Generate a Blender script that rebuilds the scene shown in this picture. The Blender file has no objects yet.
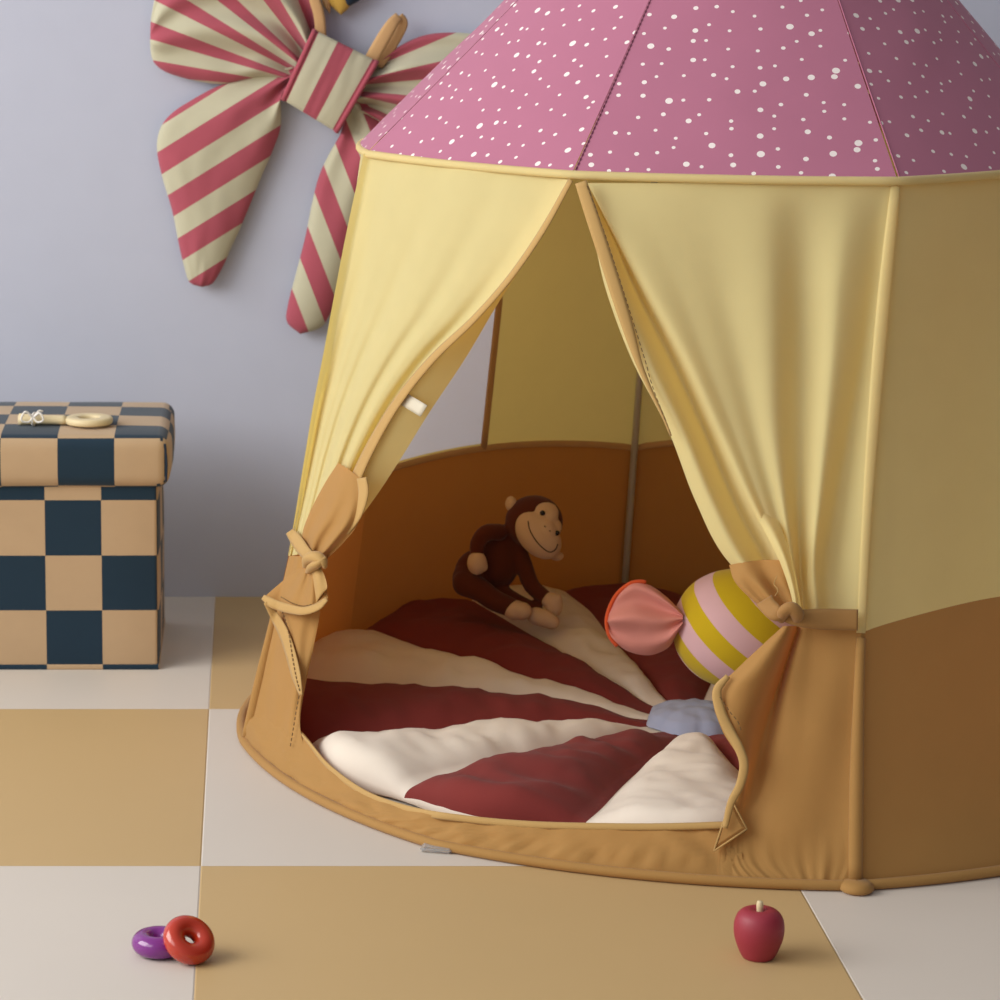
import bpy, bmesh, math, random
from mathutils import Vector, noise, Matrix
from mathutils.bvhtree import BVHTree
random.seed(7)
D = bpy.data; C = bpy.context.scene.collection; SC = bpy.context.scene
R = math.radians; PI = math.pi

# ------------------------------------------------------------------ camera
H = 1.1; X0, Y0, YH = 251.0, 500.0, -78.0
SP = (Y0 - YH) / 2938.0; CP = math.sqrt(1 - SP * SP); F = 2938.0 * CP
cd = D.cameras.new('camera'); cam = D.objects.new('camera', cd); C.objects.link(cam); SC.camera = cam
cam.location = (0, 0, H); cam.rotation_euler = (PI / 2 - math.asin(SP), 0, 0)
cd.sensor_width = 36; cd.lens = F / 1000 * 36; cd.shift_x = (500 - X0) / 1000.0; cd.clip_start = .05
cd.dof.use_dof = True; cd.dof.focus_distance = 3.5; cd.dof.aperture_fstop = 11

# ------------------------------------------------------------------ light
w = D.worlds.new('world'); SC.world = w; w.use_nodes = True
w.node_tree.nodes['Background'].inputs[0].default_value = (.97, .97, 1, 1)
wt = w.node_tree; tcw = wt.nodes.new('ShaderNodeTexCoord'); sxw = wt.nodes.new('ShaderNodeSeparateXYZ'); mrw = wt.nodes.new('ShaderNodeMapRange')
wt.links.new(tcw.outputs['Generated'], sxw.inputs[0]); wt.links.new(sxw.outputs[0], mrw.inputs[0])   # the room is brighter on its window side
mrw.inputs['From Min'].default_value = -.8; mrw.inputs['From Max'].default_value = .9; mrw.inputs['To Min'].default_value = .80; mrw.inputs['To Max'].default_value = .05
wt.links.new(mrw.outputs[0], wt.nodes['Background'].inputs[1])
def area(name, loc, target, sx, sy, power, col):
    l = D.lights.new(name, 'AREA'); l.shape = 'RECTANGLE'; l.size = sx; l.size_y = sy; l.energy = power; l.color = col
    o = D.objects.new(name, l); C.objects.link(o); o.location = loc
    o.rotation_euler = (Vector(target) - Vector(loc)).to_track_quat('-Z', 'Y').to_euler(); return o
area('window_light', (-2.9, 2.7, 2.0), (.5, 3.9, .45), 2.4, 2.0, 104, (1, .975, .935))
area('front_fill_light', (-2.4, .9, 2.1), (-.1, 4.5, .2), 1.8, 1.6, 27, (1, .98, .96))  # weak fill added to brighten the wall and front surfaces, not a real window
SC.view_settings.view_transform = 'Standard'; SC.view_settings.look = 'None'
SC.view_settings.exposure = 0; SC.view_settings.gamma = 1; SC.view_settings.use_curve_mapping = False

# ------------------------------------------------------------------ projection helpers
def ray(px, py):
    a = (px - X0) / F; b = (Y0 - py) / F
    return Vector((a, CP + b * SP, -SP + b * CP))
CAM = Vector((0, 0, H))
def atz(px, py, z): d = ray(px, py); return CAM + d * ((z - H) / d.z)
def aty(px, py, y): d = ray(px, py); return CAM + d * (y / d.y)
def proj(p):
    dx, dy, dz = p[0], p[1], p[2] - H
    dep = dy * CP - dz * SP; up = dy * SP + dz * CP
    return (X0 + F * dx / dep, Y0 - F * up / dep)
def sm(a, b, x):
    t = max(0, min(1, (x - a) / (b - a))); return t * t * (3 - 2 * t)
def cr(p0, p1, p2, p3, t):
    return 0.5 * ((2 * p1) + (p2 - p0) * t + (2 * p0 - 5 * p1 + 4 * p2 - p3) * t * t + (3 * p1 - p0 - 3 * p2 + p3) * t * t * t)
def spl(pts, t):                       # uniform Catmull-Rom through points
    n = len(pts) - 1; x = max(0, min(n, t * n)); i = min(int(x), n - 1); f = x - i
    g = lambda k: pts[max(0, min(n, k))]
    if i == 0: a = 2 * g(0) - g(1)
    else: a = g(i - 1)
    if i + 2 > n: b = 2 * g(n) - g(n - 1)
    else: b = g(i + 2)
    return cr(a, g(i), g(i + 1), b, f)
def resample(pts, n):                  # even arc length samples
    pts = [Vector(p) for p in pts]; fine = [spl(pts, i / 200) for i in range(201)]
    L = [0]
    for i in range(200): L.append(L[-1] + (fine[i + 1] - fine[i]).length)
    out = []; j = 0
    for k in range(n):
        s = L[-1] * k / (n - 1)
        while j < 199 and L[j + 1] < s: j += 1
        seg = L[j + 1] - L[j]; f = 0 if seg < 1e-9 else (s - L[j]) / seg
        out.append(fine[j].lerp(fine[j + 1], min(1, max(0, f))))
    return out

# ------------------------------------------------------------------ object helpers
def world_loc(o):
    v = Vector((0, 0, 0))
    while o is not None: v += o.location; o = o.parent
    return v
def link(name, verts, faces, mat, parent=None, smooth=True, uv=None, mats=None, fm=None):
    off = world_loc(parent) if parent else Vector((0, 0, 0))
    me = D.meshes.new(name); me.from_pydata([tuple(Vector(v) - off) for v in verts], [], faces)
    if uv:
        l = me.uv_layers.new(name='UVMap')
        for lp in me.loops: l.data[lp.index].uv = uv[lp.vertex_index]
    for m in (mats or [mat]): me.materials.append(m)
    if fm: 
        for p, k in zip(me.polygons, fm): p.material_index = k
    for p in me.polygons: p.use_smooth = smooth
    me.update()
    o = D.objects.new(name, me); C.objects.link(o); o.parent = parent
    return o
def thing(name, label, cat, loc, group=None):
    o = D.objects.new(name, None); C.objects.link(o); o.location = loc; o.empty_display_size = .05
    o['label'] = label; o['category'] = cat
    if group: o['group'] = group
    return o
def tag(o, label, cat): o['label'] = label; o['category'] = cat; return o
def solid(o, t, off=0):
    m = o.modifiers.new('solid', 'SOLIDIFY'); m.thickness = t; m.offset = off; return o
def grid_faces(nu, nv, base=0, flip=False, cu=False, cv=False):
    f = []
    for i in range(nu if cu else nu - 1):
        for j in range(nv if cv else nv - 1):
            a = base + i * nv + j; b = base + ((i + 1) % nu) * nv + j
            c = base + ((i + 1) % nu) * nv + (j + 1) % nv; d = base + i * nv + (j + 1) % nv
            f.append((a, d, c, b) if flip else (a, b, c, d))
    return f
def tube(name, pts, rad, mat, parent=None, seg=10, closed=False, flat=1.0, n=None, upv=None):
    """swept tube; rad may be a list; flat squashes along the second axis"""
    P = resample(pts, n) if n else [Vector(p) for p in pts]
    N = len(P); rr = rad if isinstance(rad, (list, tuple)) else [rad] * N
    if len(rr) != N: rr = [spl(list(rr), i / (N - 1)) for i in range(N)]
    V = []; prev = None
    for i, p in enumerate(P):
        if closed: t = (P[(i + 1) % N] - P[i - 1])
        else: t = P[min(N - 1, i + 1)] - P[max(0, i - 1)]
        t = t.normalized() if t.length > 1e-9 else Vector((0, 0, 1))
        if prev is None:
            a = Vector(upv) if upv else (Vector((0, 0, 1)) if abs(t.z) < .9 else Vector((0, 1, 0)))
        else: a = prev
        x = (a - t * a.dot(t)).normalized(); y = t.cross(x); prev = x
        for k in range(seg):
            an = 2 * PI * k / seg
            V.append(p + x * math.cos(an) * rr[i] * flat + y * math.sin(an) * rr[i])
    Fc = grid_faces(N, seg, cu=closed, cv=True)
    if not closed:
        Fc.append(tuple(range(seg))); Fc.append(tuple((N - 1) * seg + k for k in reversed(range(seg))))
    return link(name, V, Fc, mat, parent)
def stitches(name, pts, rad, mat, parent=None, dash=.004, gap=.0025):
    """a row of short thread dashes, one mesh"""
    P = resample(pts, 200); L = 0; V = []; Fc = []; a = P[0]; on = True; seg_ = [P[0]]
    def put(q):
        if len(q) < 2: return
        t = (q[-1] - q[0]).normalized(); x = t.cross(Vector((0, 1, .2))).normalized(); y = t.cross(x); b0 = len(V)
        for p in (q[0], q[len(q) // 2], q[-1]):
            for k in range(6): an = PI * k / 3; V.append(p + x * math.cos(an) * rad + y * math.sin(an) * rad)
        Fc.extend(grid_faces(3, 6, b0, cv=True))
    for p, q in zip(P, P[1:]):
        L += (q - p).length
        if on: seg_.append(q)
        if L > (dash if on else gap):
            if on: put(seg_)
            on = not on; L = 0; seg_ = [q]
    return link(name, V, Fc, mat, parent)
def lathe(name, prof, mat, parent=None, loc=(0, 0, 0), seg=40, mtx=None):
    V = []; loc = Vector(loc)
    for (r, z) in prof:
        for k in range(seg):
            a = 2 * PI * k / seg; p = Vector((r * math.cos(a), r * math.sin(a), z))
            if mtx: p = mtx @ p
            V.append(p + loc)
    return link(name, V, grid_faces(len(prof), seg, cv=True), mat, parent)
def torus(name, loc, Rr, r, mat, parent=None, mtx=None, seg=56, s2=24, squash=1):
    V = []
    for i in range(seg):
        a = 2 * PI * i / seg
        for j in range(s2):
            b = 2 * PI * j / s2
            p = Vector(((Rr + r * math.cos(b)) * math.cos(a), (Rr + r * math.cos(b)) * math.sin(a), r * squash * math.sin(b)))
            if mtx: p = mtx @ p
            V.append(p + Vector(loc))
    return link(name, V, grid_faces(seg, s2, cu=True, cv=True), mat, parent)

# ------------------------------------------------------------------ materials
def srgb(r, g, b):
    f = lambda c: (c / 255 / 12.92) if c / 255 <= .04045 else ((c / 255 + .055) / 1.055) ** 2.4
    return (f(r), f(g), f(b), 1)
def new_mat(name):
    m = D.materials.new(name); m.use_nodes = True; nt = m.node_tree
    return m, nt, nt.nodes['Principled BSDF'], nt.nodes['Material Output']
def mathn(nt, op, a, b=None):
    n = nt.nodes.new('ShaderNodeMath'); n.operation = op
    for i, v in enumerate((a, b)):
        if v is None: continue
        if isinstance(v, (int, float)): n.inputs[i].default_value = v
        else: nt.links.new(v, n.inputs[i])
    return n.outputs[0]
def bump(nt, bs, scale, strength, dist=.001, detail=4, stretch=None):
    tc = nt.nodes.new('ShaderNodeTexCoord'); nz = nt.nodes.new('ShaderNodeTexNoise')
    src = tc.outputs['Object']
    if stretch:
        mp = nt.nodes.new('ShaderNodeMapping'); mp.inputs['Scale'].default_value = stretch
        nt.links.new(src, mp.inputs[0]); src = mp.outputs[0]
    nt.links.new(src, nz.inputs['Vector']); nz.inputs['Scale'].default_value = scale; nz.inputs['Detail'].default_value = detail
    b = nt.nodes.new('ShaderNodeBump'); b.inputs['Strength'].default_value = strength; b.inputs['Distance'].default_value = dist
    nt.links.new(nz.outputs['Fac'], b.inputs['Height']); nt.links.new(b.outputs[0], bs.inputs['Normal']); return b, nz
def vary(nt, bs, col, scale, amt):
    """subtle weave / dye variation around a colour"""
    tc = nt.nodes.new('ShaderNodeTexCoord'); nz = nt.nodes.new('ShaderNodeTexNoise'); nz.inputs['Scale'].default_value = scale
    nz.inputs['Detail'].default_value = 3
    nt.links.new(tc.outputs['Object'], nz.inputs['Vector'])
    mr = nt.nodes.new('ShaderNodeMapRange'); mr.inputs['To Min'].default_value = 1 - amt; mr.inputs['To Max'].default_value = 1 + amt
    nt.links.new(nz.outputs['Fac'], mr.inputs[0])
    mx = nt.nodes.new('ShaderNodeVectorMath'); mx.operation = 'SCALE'
    if isinstance(col, tuple): mx.inputs[0].default_value = col[:3]
    else: nt.links.new(col, mx.inputs[0])
    nt.links.new(mr.outputs[0], mx.inputs['Scale']); nt.links.new(mx.outputs[0], bs.inputs['Base Color']); return mx.outputs[0]
def fabric(name, col, rough=.85, trans=0, tcol=None, sheen=.15, bs_=.3, bscale=900):
    m, nt, bs, out = new_mat(name)
    c = vary(nt, bs, col, 25, .04)
    bs.inputs['Roughness'].default_value = rough; bs.inputs['Sheen Weight'].default_value = sheen
    bs.inputs['Specular IOR Level'].default_value = .25
    bump(nt, bs, bscale, bs_, .0006, 2)
    if trans:
        tr = nt.nodes.new('ShaderNodeBsdfTranslucent'); mx = nt.nodes.new('ShaderNodeMixShader')
        if tcol: tr.inputs[0].default_value = tcol
        else: nt.links.new(c, tr.inputs[0])
        mx.inputs[0].default_value = trans
        nt.links.new(bs.outputs[0], mx.inputs[1]); nt.links.new(tr.outputs[0], mx.inputs[2]); nt.links.new(mx.outputs[0], out.inputs[0])
    return m
def two_tone(name, fac_fn, c0, c1, rough=.85, sheen=.15, bscale=900, bst=.3):
    m, nt, bs, out = new_mat(name)
    fac = fac_fn(nt); mx = nt.nodes.new('ShaderNodeMix'); mx.data_type = 'RGBA'
    mx.inputs[6].default_value = c0; mx.inputs[7].default_value = c1; nt.links.new(fac, mx.inputs[0])
    vary(nt, bs, mx.outputs[2], 30, .05)
    bs.inputs['Roughness'].default_value = rough; bs.inputs['Sheen Weight'].default_value = sheen
    bs.inputs['Specular IOR Level'].default_value = .25
    bump(nt, bs, bscale, bst, .0006, 2); return m
def stripes_fac(width):
    def f(nt):
        uv = nt.nodes.new('ShaderNodeUVMap'); sp = nt.nodes.new('ShaderNodeSeparateXYZ'); nt.links.new(uv.outputs[0], sp.inputs[0])
        return mathn(nt, 'LESS_THAN', mathn(nt, 'FRACT', sp.outputs[0]), width)
    return f
def checker_fac(nt):
    uv = nt.nodes.new('ShaderNodeUVMap'); sp = nt.nodes.new('ShaderNodeSeparateXYZ'); nt.links.new(uv.outputs[0], sp.inputs[0])
    s = mathn(nt, 'ADD', mathn(nt, 'FLOOR', sp.outputs[0]), mathn(nt, 'FLOOR', sp.outputs[1]))
    return mathn(nt, 'FLOORED_MODULO', s, 2.0)
def plain(name, col, rough=.5, spec=.5, bscale=0, bst=.1, metal=0, coat=0):
    m, nt, bs, out = new_mat(name); vary(nt, bs, col, 12, .03); bs.inputs['Roughness'].default_value = rough
    bs.inputs['Specular IOR Level'].default_value = spec; bs.inputs['Metallic'].default_value = metal; bs.inputs['Coat Weight'].default_value = coat
    if bscale: bump(nt, bs, bscale, bst, .001)
    return m
M_wall = plain('wall_paint', srgb(190, 195, 212), .9, .2, 120, .06)
M_yel = fabric('yellow_cotton', srgb(240, 230, 168), .8, .42, srgb(252, 218, 116))
M_brn = fabric('ochre_cotton', srgb(186, 142, 80), .72, .24, srgb(196, 104, 34))
M_bind = fabric('binding_tape', srgb(184, 148, 90), .7, 0)
M_tie = fabric('tie_tape', srgb(160, 118, 66), .7, 0)
M_stitch = plain('stitching', srgb(110, 82, 46), .8)
M_net = fabric('window_mesh', srgb(242, 240, 242), .9, .6, srgb(248, 246, 248))
M_pole = plain('grey_pole', srgb(190, 188, 178), .35, .5, metal=.3)
M_qred = fabric('quilt_rust', srgb(122, 48, 44), .95, 0, sheen=.05)
M_qcream = fabric('quilt_cream', srgb(226, 214, 198), .9, 0, sheen=.2)
M_qblue = fabric('quilt_blue', srgb(158, 164, 188), .9, 0)
M_wing = two_tone('wing_stripes', stripes_fac(.5), srgb(190, 186, 160), srgb(170, 82, 96))
M_wing2 = two_tone('wing_stripes_band', stripes_fac(.45), srgb(190, 186, 160), srgb(170, 82, 96))
M_pinkedge = fabric('wing_piping', srgb(170, 80, 94))
M_strap = fabric('elastic_strap', srgb(200, 160, 112))
M_candy = two_tone('candy_stripes', stripes_fac(.5), srgb(226, 186, 192), srgb(208, 180, 28))
M_candypink = fabric('candy_pink', srgb(224, 150, 138))
M_orange = fabric('orange_edging', srgb(222, 92, 48))
M_check = two_tone('navy_check', checker_fac, srgb(184, 156, 122), srgb(26, 48, 64))
M_wood = plain('pale_wood', srgb(222, 204, 162), .5, .4, 60, .1)
M_string = fabric('white_string', srgb(235, 230, 222))
M_apple = plain('apple_lacquer', srgb(152, 44, 60), .5, .5, 40, .05)
M_purple = plain('purple_lacquer', srgb(122, 34, 128), .18, .5, coat=.5)
M_redlac = plain('red_lacquer', srgb(184, 50, 24), .2, .5, coat=.5)
M_fur = fabric('brown_plush', srgb(88, 38, 22), .95, 0, sheen=.12, bs_=.8, bscale=500)
M_tan = fabric('tan_plush', srgb(214, 180, 146), .95, 0, sheen=.1, bs_=.5, bscale=600)
M_black = plain('black_bead', srgb(14, 10, 8), .15)
M_thread = plain('dark_thread', srgb(50, 22, 14), .8)
M_label = fabric('white_label', srgb(214, 206, 186))
M_navy = fabric('navy_cotton', srgb(30, 44, 62)); M_must = fabric('mustard_cotton', srgb(198, 160, 74))
m, nt, bs, out = new_mat('clear_plastic'); bs.inputs['Base Color'].default_value = (.93, .95, .97, 1); bs.inputs['Roughness'].default_value = .15
bs.inputs['Transmission Weight'].default_value = .75; M_clear = m
# roof: rose cotton with white dots of two sizes
m, nt, bs, out = new_mat('dotted_rose_cotton'); M_roof = m
uv = nt.nodes.new('ShaderNodeUVMap')
def dots(scale, r0, r1, off):
    mp = nt.nodes.new('ShaderNodeMapping'); mp.inputs['Location'].default_value = (off, off * .7, 0)
    nt.links.new(uv.outputs[0], mp.inputs[0])
    v = nt.nodes.new('ShaderNodeTexVoronoi'); v.voronoi_dimensions = '2D'; v.inputs['Scale'].default_value = scale; v.inputs['Randomness'].default_value = .72
    nt.links.new(mp.outputs[0], v.inputs['Vector'])
    sp = nt.nodes.new('ShaderNodeSeparateColor'); nt.links.new(v.outputs['Color'], sp.inputs[0])
    p = mathn(nt, 'POWER', sp.outputs[0], 4.0)
    rad = mathn(nt, 'ADD', mathn(nt, 'MULTIPLY', p, (r1 - r0) * scale), r0 * scale)
    return mathn(nt, 'LESS_THAN', v.outputs['Distance'], rad)
d = dots(36, .0023, .0047, 0)
mx = nt.nodes.new('ShaderNodeMix'); mx.data_type = 'RGBA'; mx.inputs[6].default_value = srgb(186, 116, 142); mx.inputs[7].default_value = srgb(250, 240, 236)
nt.links.new(d, mx.inputs[0]); c = vary(nt, bs, mx.outputs[2], 25, .03); bs.inputs['Roughness'].default_value = .75
bs.inputs['Specular IOR Level'].default_value = .25; bs.inputs['Sheen Weight'].default_value = .15
bump(nt, bs, 900, .25, .0005, 2)
tr = nt.nodes.new('ShaderNodeBsdfTranslucent'); ms = nt.nodes.new('ShaderNodeMixShader'); ms.inputs[0].default_value = .1
nt.links.new(c, tr.inputs[0]); nt.links.new(bs.outputs[0], ms.inputs[1]); nt.links.new(tr.outputs[0], ms.inputs[2]); nt.links.new(ms.outputs[0], out.inputs[0])
# floor tiles
T = .6967; WY = 3.2710 + 2 * T
m, nt, bs, out = new_mat('floor_tiles'); M_floor = m
ck = checker_fac(nt)
uv = nt.nodes.new('ShaderNodeUVMap'); sp = nt.nodes.new('ShaderNodeSeparateXYZ'); nt.links.new(uv.outputs[0], sp.inputs[0])
def seam(o):   # distance to the tile joint
    fr = mathn(nt, 'FRACT', o); return mathn(nt, 'MINIMUM', fr, mathn(nt, 'SUBTRACT', 1.0, fr))
dj = mathn(nt, 'MINIMUM', seam(sp.outputs[0]), seam(sp.outputs[1]))
mx = nt.nodes.new('ShaderNodeMix'); mx.data_type = 'RGBA'; mx.inputs[6].default_value = srgb(196, 166, 118); mx.inputs[7].default_value = srgb(212, 203, 192)
nt.links.new(ck, mx.inputs[0]); vary(nt, bs, mx.outputs[2], 3, .03)
bs.inputs['Roughness'].default_value = .5; bs.inputs['Specular IOR Level'].default_value = .35
mr = nt.nodes.new('ShaderNodeMapRange'); mr.inputs['From Max'].default_value = .0025; nt.links.new(dj, mr.inputs[0])
b = nt.nodes.new('ShaderNodeBump'); b.inputs['Strength'].default_value = .5; b.inputs['Distance'].default_value = .0015
nt.links.new(mr.outputs[0], b.inputs['Height']); nt.links.new(b.outputs[0], bs.inputs['Normal'])

# ------------------------------------------------------------------ room
fx0, fx1, fy0 = -.0595 - 6 * T, -.0595 + 7 * T, 3.2710 - 5 * T
V = [(fx0, fy0, 0), (fx1, fy0, 0), (fx1, WY, 0), (fx0, WY, 0), (fx0, fy0, -.02), (fx1, fy0, -.02), (fx1, WY, -.02), (fx0, WY, -.02)]
fl = link('floor', V, [(0, 1, 2, 3), (7, 6, 5, 4), (0, 4, 5, 1), (1, 5, 6, 2), (2, 6, 7, 3), (3, 7, 4, 0)], M_floor, smooth=False,
          uv=[((v[0] + .0595) / T + 20, (v[1] - 3.2710) / T + 21) for v in V]); fl['kind'] = 'structure'
V = [(fx0, WY, 0), (fx1, WY, 0), (fx1, WY, 2.6), (fx0, WY, 2.6), (fx0, WY + .08, 0), (fx1, WY + .08, 0), (fx1, WY + .08, 2.6), (fx0, WY + .08, 2.6)]
wl = link('wall_back', V, [(0, 1, 2, 3), (7, 6, 5, 4), (0, 4, 5, 1), (1, 5, 6, 2), (2, 6, 7, 3), (3, 7, 4, 0)], M_wall, smooth=False); wl['kind'] = 'structure'

# ------------------------------------------------------------------ tent surface
BC = Vector((.6466, 3.8379)); EC = Vector((.66, 3.86)); ZE = .81; ZS = .29
base_v = [Vector((BC.x + .6556 * math.sin(R(4.7 + 45 * k)), BC.y - .6556 * math.cos(R(4.7 + 45 * k)), 0)) for k in range(8)]
eave_v = [Vector((EC.x + .515 * math.sin(R(9.9 + 45 * k)), EC.y - .515 * math.cos(R(9.9 + 45 * k)), ZE)) for k in range(8)]
eave_v[0] = Vector((.748, 3.345, ZE)); eave_v[7] = Vector((.385, 3.43, ZE)); eave_v[6] = Vector((.156, 3.74, ZE))
eave_v[4] = Vector((.615, 4.385, ZE))
for k, dx in ((1, .07), (2, .11), (3, .06)): eave_v[k].x -= dx
mid_v = [base_v[k].lerp(eave_v[k], .335) for k in range(8)]
for k in range(8): mid_v[k].z = ZS
mid_v[0] = atz(861, 633, ZS)
mid_v[6] = aty(292, 541, 3.77); mid_v[6].z = ZS
def VK(k, z):
    z = max(-.02, z); a = (z - ZS) * (z - ZE) / (ZS * ZE); b = z * (z - ZE) / (ZS * (ZS - ZE)); c = z * (z - ZS) / (ZE * (ZE - ZS))
    p = base_v[k] * a + mid_v[k] * b + eave_v[k] * c; p.z = z; return p
def prof(z):
    s = max(0, z) / ZE; return s + .05 * math.sin(PI * s) * (-1)
def P(u, z, inset=0.0):
    u = u % 8; k = int(u) % 8; f = u - int(u); t = prof(z)
    a = VK(k, z); b = VK((k + 1) % 8, z)
    p = a.lerp(b, f); e = b - a; e.z = 0; nrm = Vector((e.y, -e.x, 0)).normalized()
    c0 = BC.lerp(EC, t)
    if nrm.x * (p.x - c0.x) + nrm.y * (p.y - c0.y) < 0: nrm = -nrm
    bow = .05 * ((.12 if not 1 <= u < 6 else .5) + .62 * math.exp(-max(0, z) / .07) + .25 * sm(.6, .81, z))
    p = p + nrm * (bow * 4 * f * (1 - f) - inset); p.z = z; return p
gu, gz = 161, 42
VV = [P(8 * i / (gu - 1), -.01 + .85 * j / (gz - 1)) for i in range(gu) for j in range(gz)]
BV = BVHTree.FromPolygons(VV, grid_faces(gu, gz))
YC = 3.77
def hit(px, py):
    d = ray(px, py).normalized(); h = BV.ray_cast(CAM, d)
    p = aty(px, py, YC)
    for _ in range(3): p = aty(px, py, VK(6, min(ZE, max(0, p.z))).y)
    if h[0] is not None and h[0].y <= p.y: return h[0]
    return p
def pole_x(y, k=0):      # where pole k passes a given picture height
    a, b = 0.0, ZE
    for _ in range(30):
        m_ = (a + b) / 2
        if proj(VK(k, m_))[1] > y: a = m_
        else: b = m_
    return proj(VK(k, a))[0]
def ton(px, py, off=0.0):
    p = hit(px, py); return p - ray(px, py).normalized() * off
def net(name, rows, mat, nu, nv, parent, fold=None, place=ton, wr=0.0, wf=9):
    R_ = [[Vector(q) for q in r] for r in rows]; V = []
    cols = [[spl(r, j / (nv - 1)) for j in range(nv)] for r in R_]
    for i in range(nu):
        for j in range(nv):
            q = spl([c[j] for c in cols], i / (nu - 1)); o = q.z
            if fold: o += fold(i / (nu - 1), j / (nv - 1))
            p = place(q.x, q.y, o)
            if wr: p = p - ray(q.x, q.y).normalized() * (wr * noise.noise(p * wf))
            V.append(p)
    return link(name, V, grid_faces(nu, nv), mat, parent)
def ribbon(name, path, wid, mat, parent, off=.004, crown=.0015, place=ton, n=40, thick=.0012):
    """flat tape following a path of (x, y[, extra offset]) with width in the same units"""
    pts = resample([(p[0], p[1], (p[2] if len(p) > 2 else 0) * 1000) for p in path], n); V = []; nv = 5
    for i, p in enumerate(pts):
        t = pts[min(n - 1, i + 1)] - pts[max(0, i - 1)]; nn = Vector((-t.y, t.x, 0)).normalized()
        ww = wid if not isinstance(wid, (list, tuple)) else spl(list(wid), i / (n - 1))
        for j in range(nv):
            v = j / (nv - 1) * 2 - 1; q = p + nn * (v * ww / 2)
            V.append(place(q.x, q.y, off + p.z / 1000 + crown * (1 - v * v)))
    return solid(link(name, V, grid_faces(n, nv), mat, parent), thick)

tent = thing('play_tent', 'child\'s round play tent with dotted pink roof, yellow walls and ochre skirt', 'play tent', (BC.x, BC.y, 0))
# ground sheet
V = [Vector((BC.x, BC.y, .006))] + [Vector((*(P(8 * i / 96, 0, .004)).xy, .006)) for i in range(96)]
link('groundsheet', V, [(0, 1 + i, 1 + (i + 1) % 96) for i in range(96)], M_brn, tent)
# base rim : rod channel around the bottom
tube('base_rim', [P(8 * i / 160, .0, -.003) + Vector((0, 0, .0065)) for i in range(160)], .0068, M_brn, tent, closed=True, flat=.95)
# walled faces
def zseam(k, f): return ZS + .02 * math.sin(PI * f) ** .8 if f < 1 else ZS
def panel(k, z0, z1, mat, name, skip=None, nz=26, nf=26, sag=True):
    V = []; z1f = lambda f: z1
    for i in range(nf):
        for j in range(nz):
            f = i / (nf - 1); za = zseam(k, f) if z0 == ZS else z0; zb_ = zseam(k, f) if z1 == ZS else z1; z = za + (zb_ - za) * j / (nz - 1)
            p = P(k + f * .99999, z)
            w_ = .0035 * noise.noise(Vector((k * 7 + f * 3.2, z * 2.2, 0))) * math.sin(PI * f)
            c0 = BC; n_ = Vector((p.x - c0.x, p.y - c0.y, 0)).normalized()
            V.append(p + n_ * w_)
    return V
WIN = (4.56, 4.97, .295, .66)
def inwin(f, z):
    a, b, z0, z1 = WIN; f += 4
    if not (a < f < b and z > z0): return False
    hw = (b - a) / 2; mid = (a + b) / 2; arch = z1 - .12 + .12 * math.sqrt(max(0, 1 - ((f - mid) / hw) ** 2))
    return z < arch
for k in range(6):
    nz, nf = (26, 26) if k != 4 else (80, 80)
    V = panel(k, ZS, ZE, M_yel, '', nz=nz, nf=nf); fc = grid_faces(nf, nz)
    if k == 4:
        keep, win = [], []
        for i in range(nf - 1):
            for j in range(nz - 1):
                q = fc[i * (nz - 1) + j]
                (win if inwin((i + .5) / (nf - 1), ZS + (ZE - ZS) * (j + .5) / (nz - 1)) else keep).append(q)
        up = link('wall_panel', V, keep, M_yel, tent)
        wn = link('window', V, win, M_net, tent); wn['label'] = 'white mesh window with tan trim'
        bm = bmesh.new(); bm.from_mesh(wn.data); bmesh.ops.delete(bm, geom=[v for v in bm.verts if not v.link_faces], context='VERTS'); bm.to_mesh(wn.data); bm.free()
        a, b, z0, z1 = WIN; hw = (b - a) / 2; mid = (a + b) / 2
        z0 = .308; pts = [P(a, z0, .007)] + [P(a, z0 + (z1 - .12 - z0) * i / 6, .007) for i in range(1, 7)]
        pts += [P(mid - hw * math.cos(PI * i / 16), z1 - .12 + .12 * math.sin(PI * i / 16), .004) for i in range(1, 16)]
        pts += [P(b, z1 - .12 - (z1 - .12 - z0) * i / 6, .004) for i in range(7)]
        tube('window_trim', pts, .006, M_strap, wn, flat=.3, upv=(-.5, 1, 0))
    else: up = link('wall_panel', V, fc, M_yel, tent)
    if k == 4: up['label'] = 'yellow back wall panel with a mesh window'
    link('skirt_panel', panel(k, .0, ZS, M_brn, ''), grid_faces(26, 26), M_brn, tent)
# seam tape inside, along the colour change of the back
tube('seam_tape', [P(3 + 3 * i / 60, zseam(0, (3 * i / 60) % 1), .007) for i in range(61)], .005, M_strap, tent, flat=.3, upv=(0, 1, 0))
# poles with sleeves
for k in range(8):
    inn = .012
    inn = .028 if k in (0, 6) else .012
    def pp(z, k=k, inn=inn):
        p = P(k, z); c0 = BC; n_ = Vector((p.x - c0.x, p.y - c0.y, 0)).normalized(); return p - n_ * inn
    if k not in (5, 7):
        po = tube('pole', [pp(.03 + (ZE - .06) * i / 20) for i in range(21)], .0055, M_pole, tent)
    else:
        po = None
def outward(k, z, d):
    p = P(k, z); n_ = Vector((p.x - BC.x, p.y - BC.y, 0)).normalized(); return p + n_ * d
for k in (0, 1, 2, 3, 4, 6):
    tube('pole_sleeve', [outward(k, z, .0005) for z in [.01 + ((ZS if k != 6 else .21) - .015) * i / 14 for i in range(15)]], [.0085, .0085, .008, .0065, .0055], M_brn, tent, flat=.8)
for k in (0, 1):
    tube('pole_sleeve', [outward(k, ZS + (ZE - ZS - .01) * i / 20, .0) for i in range(21)], [.0055, .006, .0075, .008, .006], M_yel, tent, flat=.45)
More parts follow.
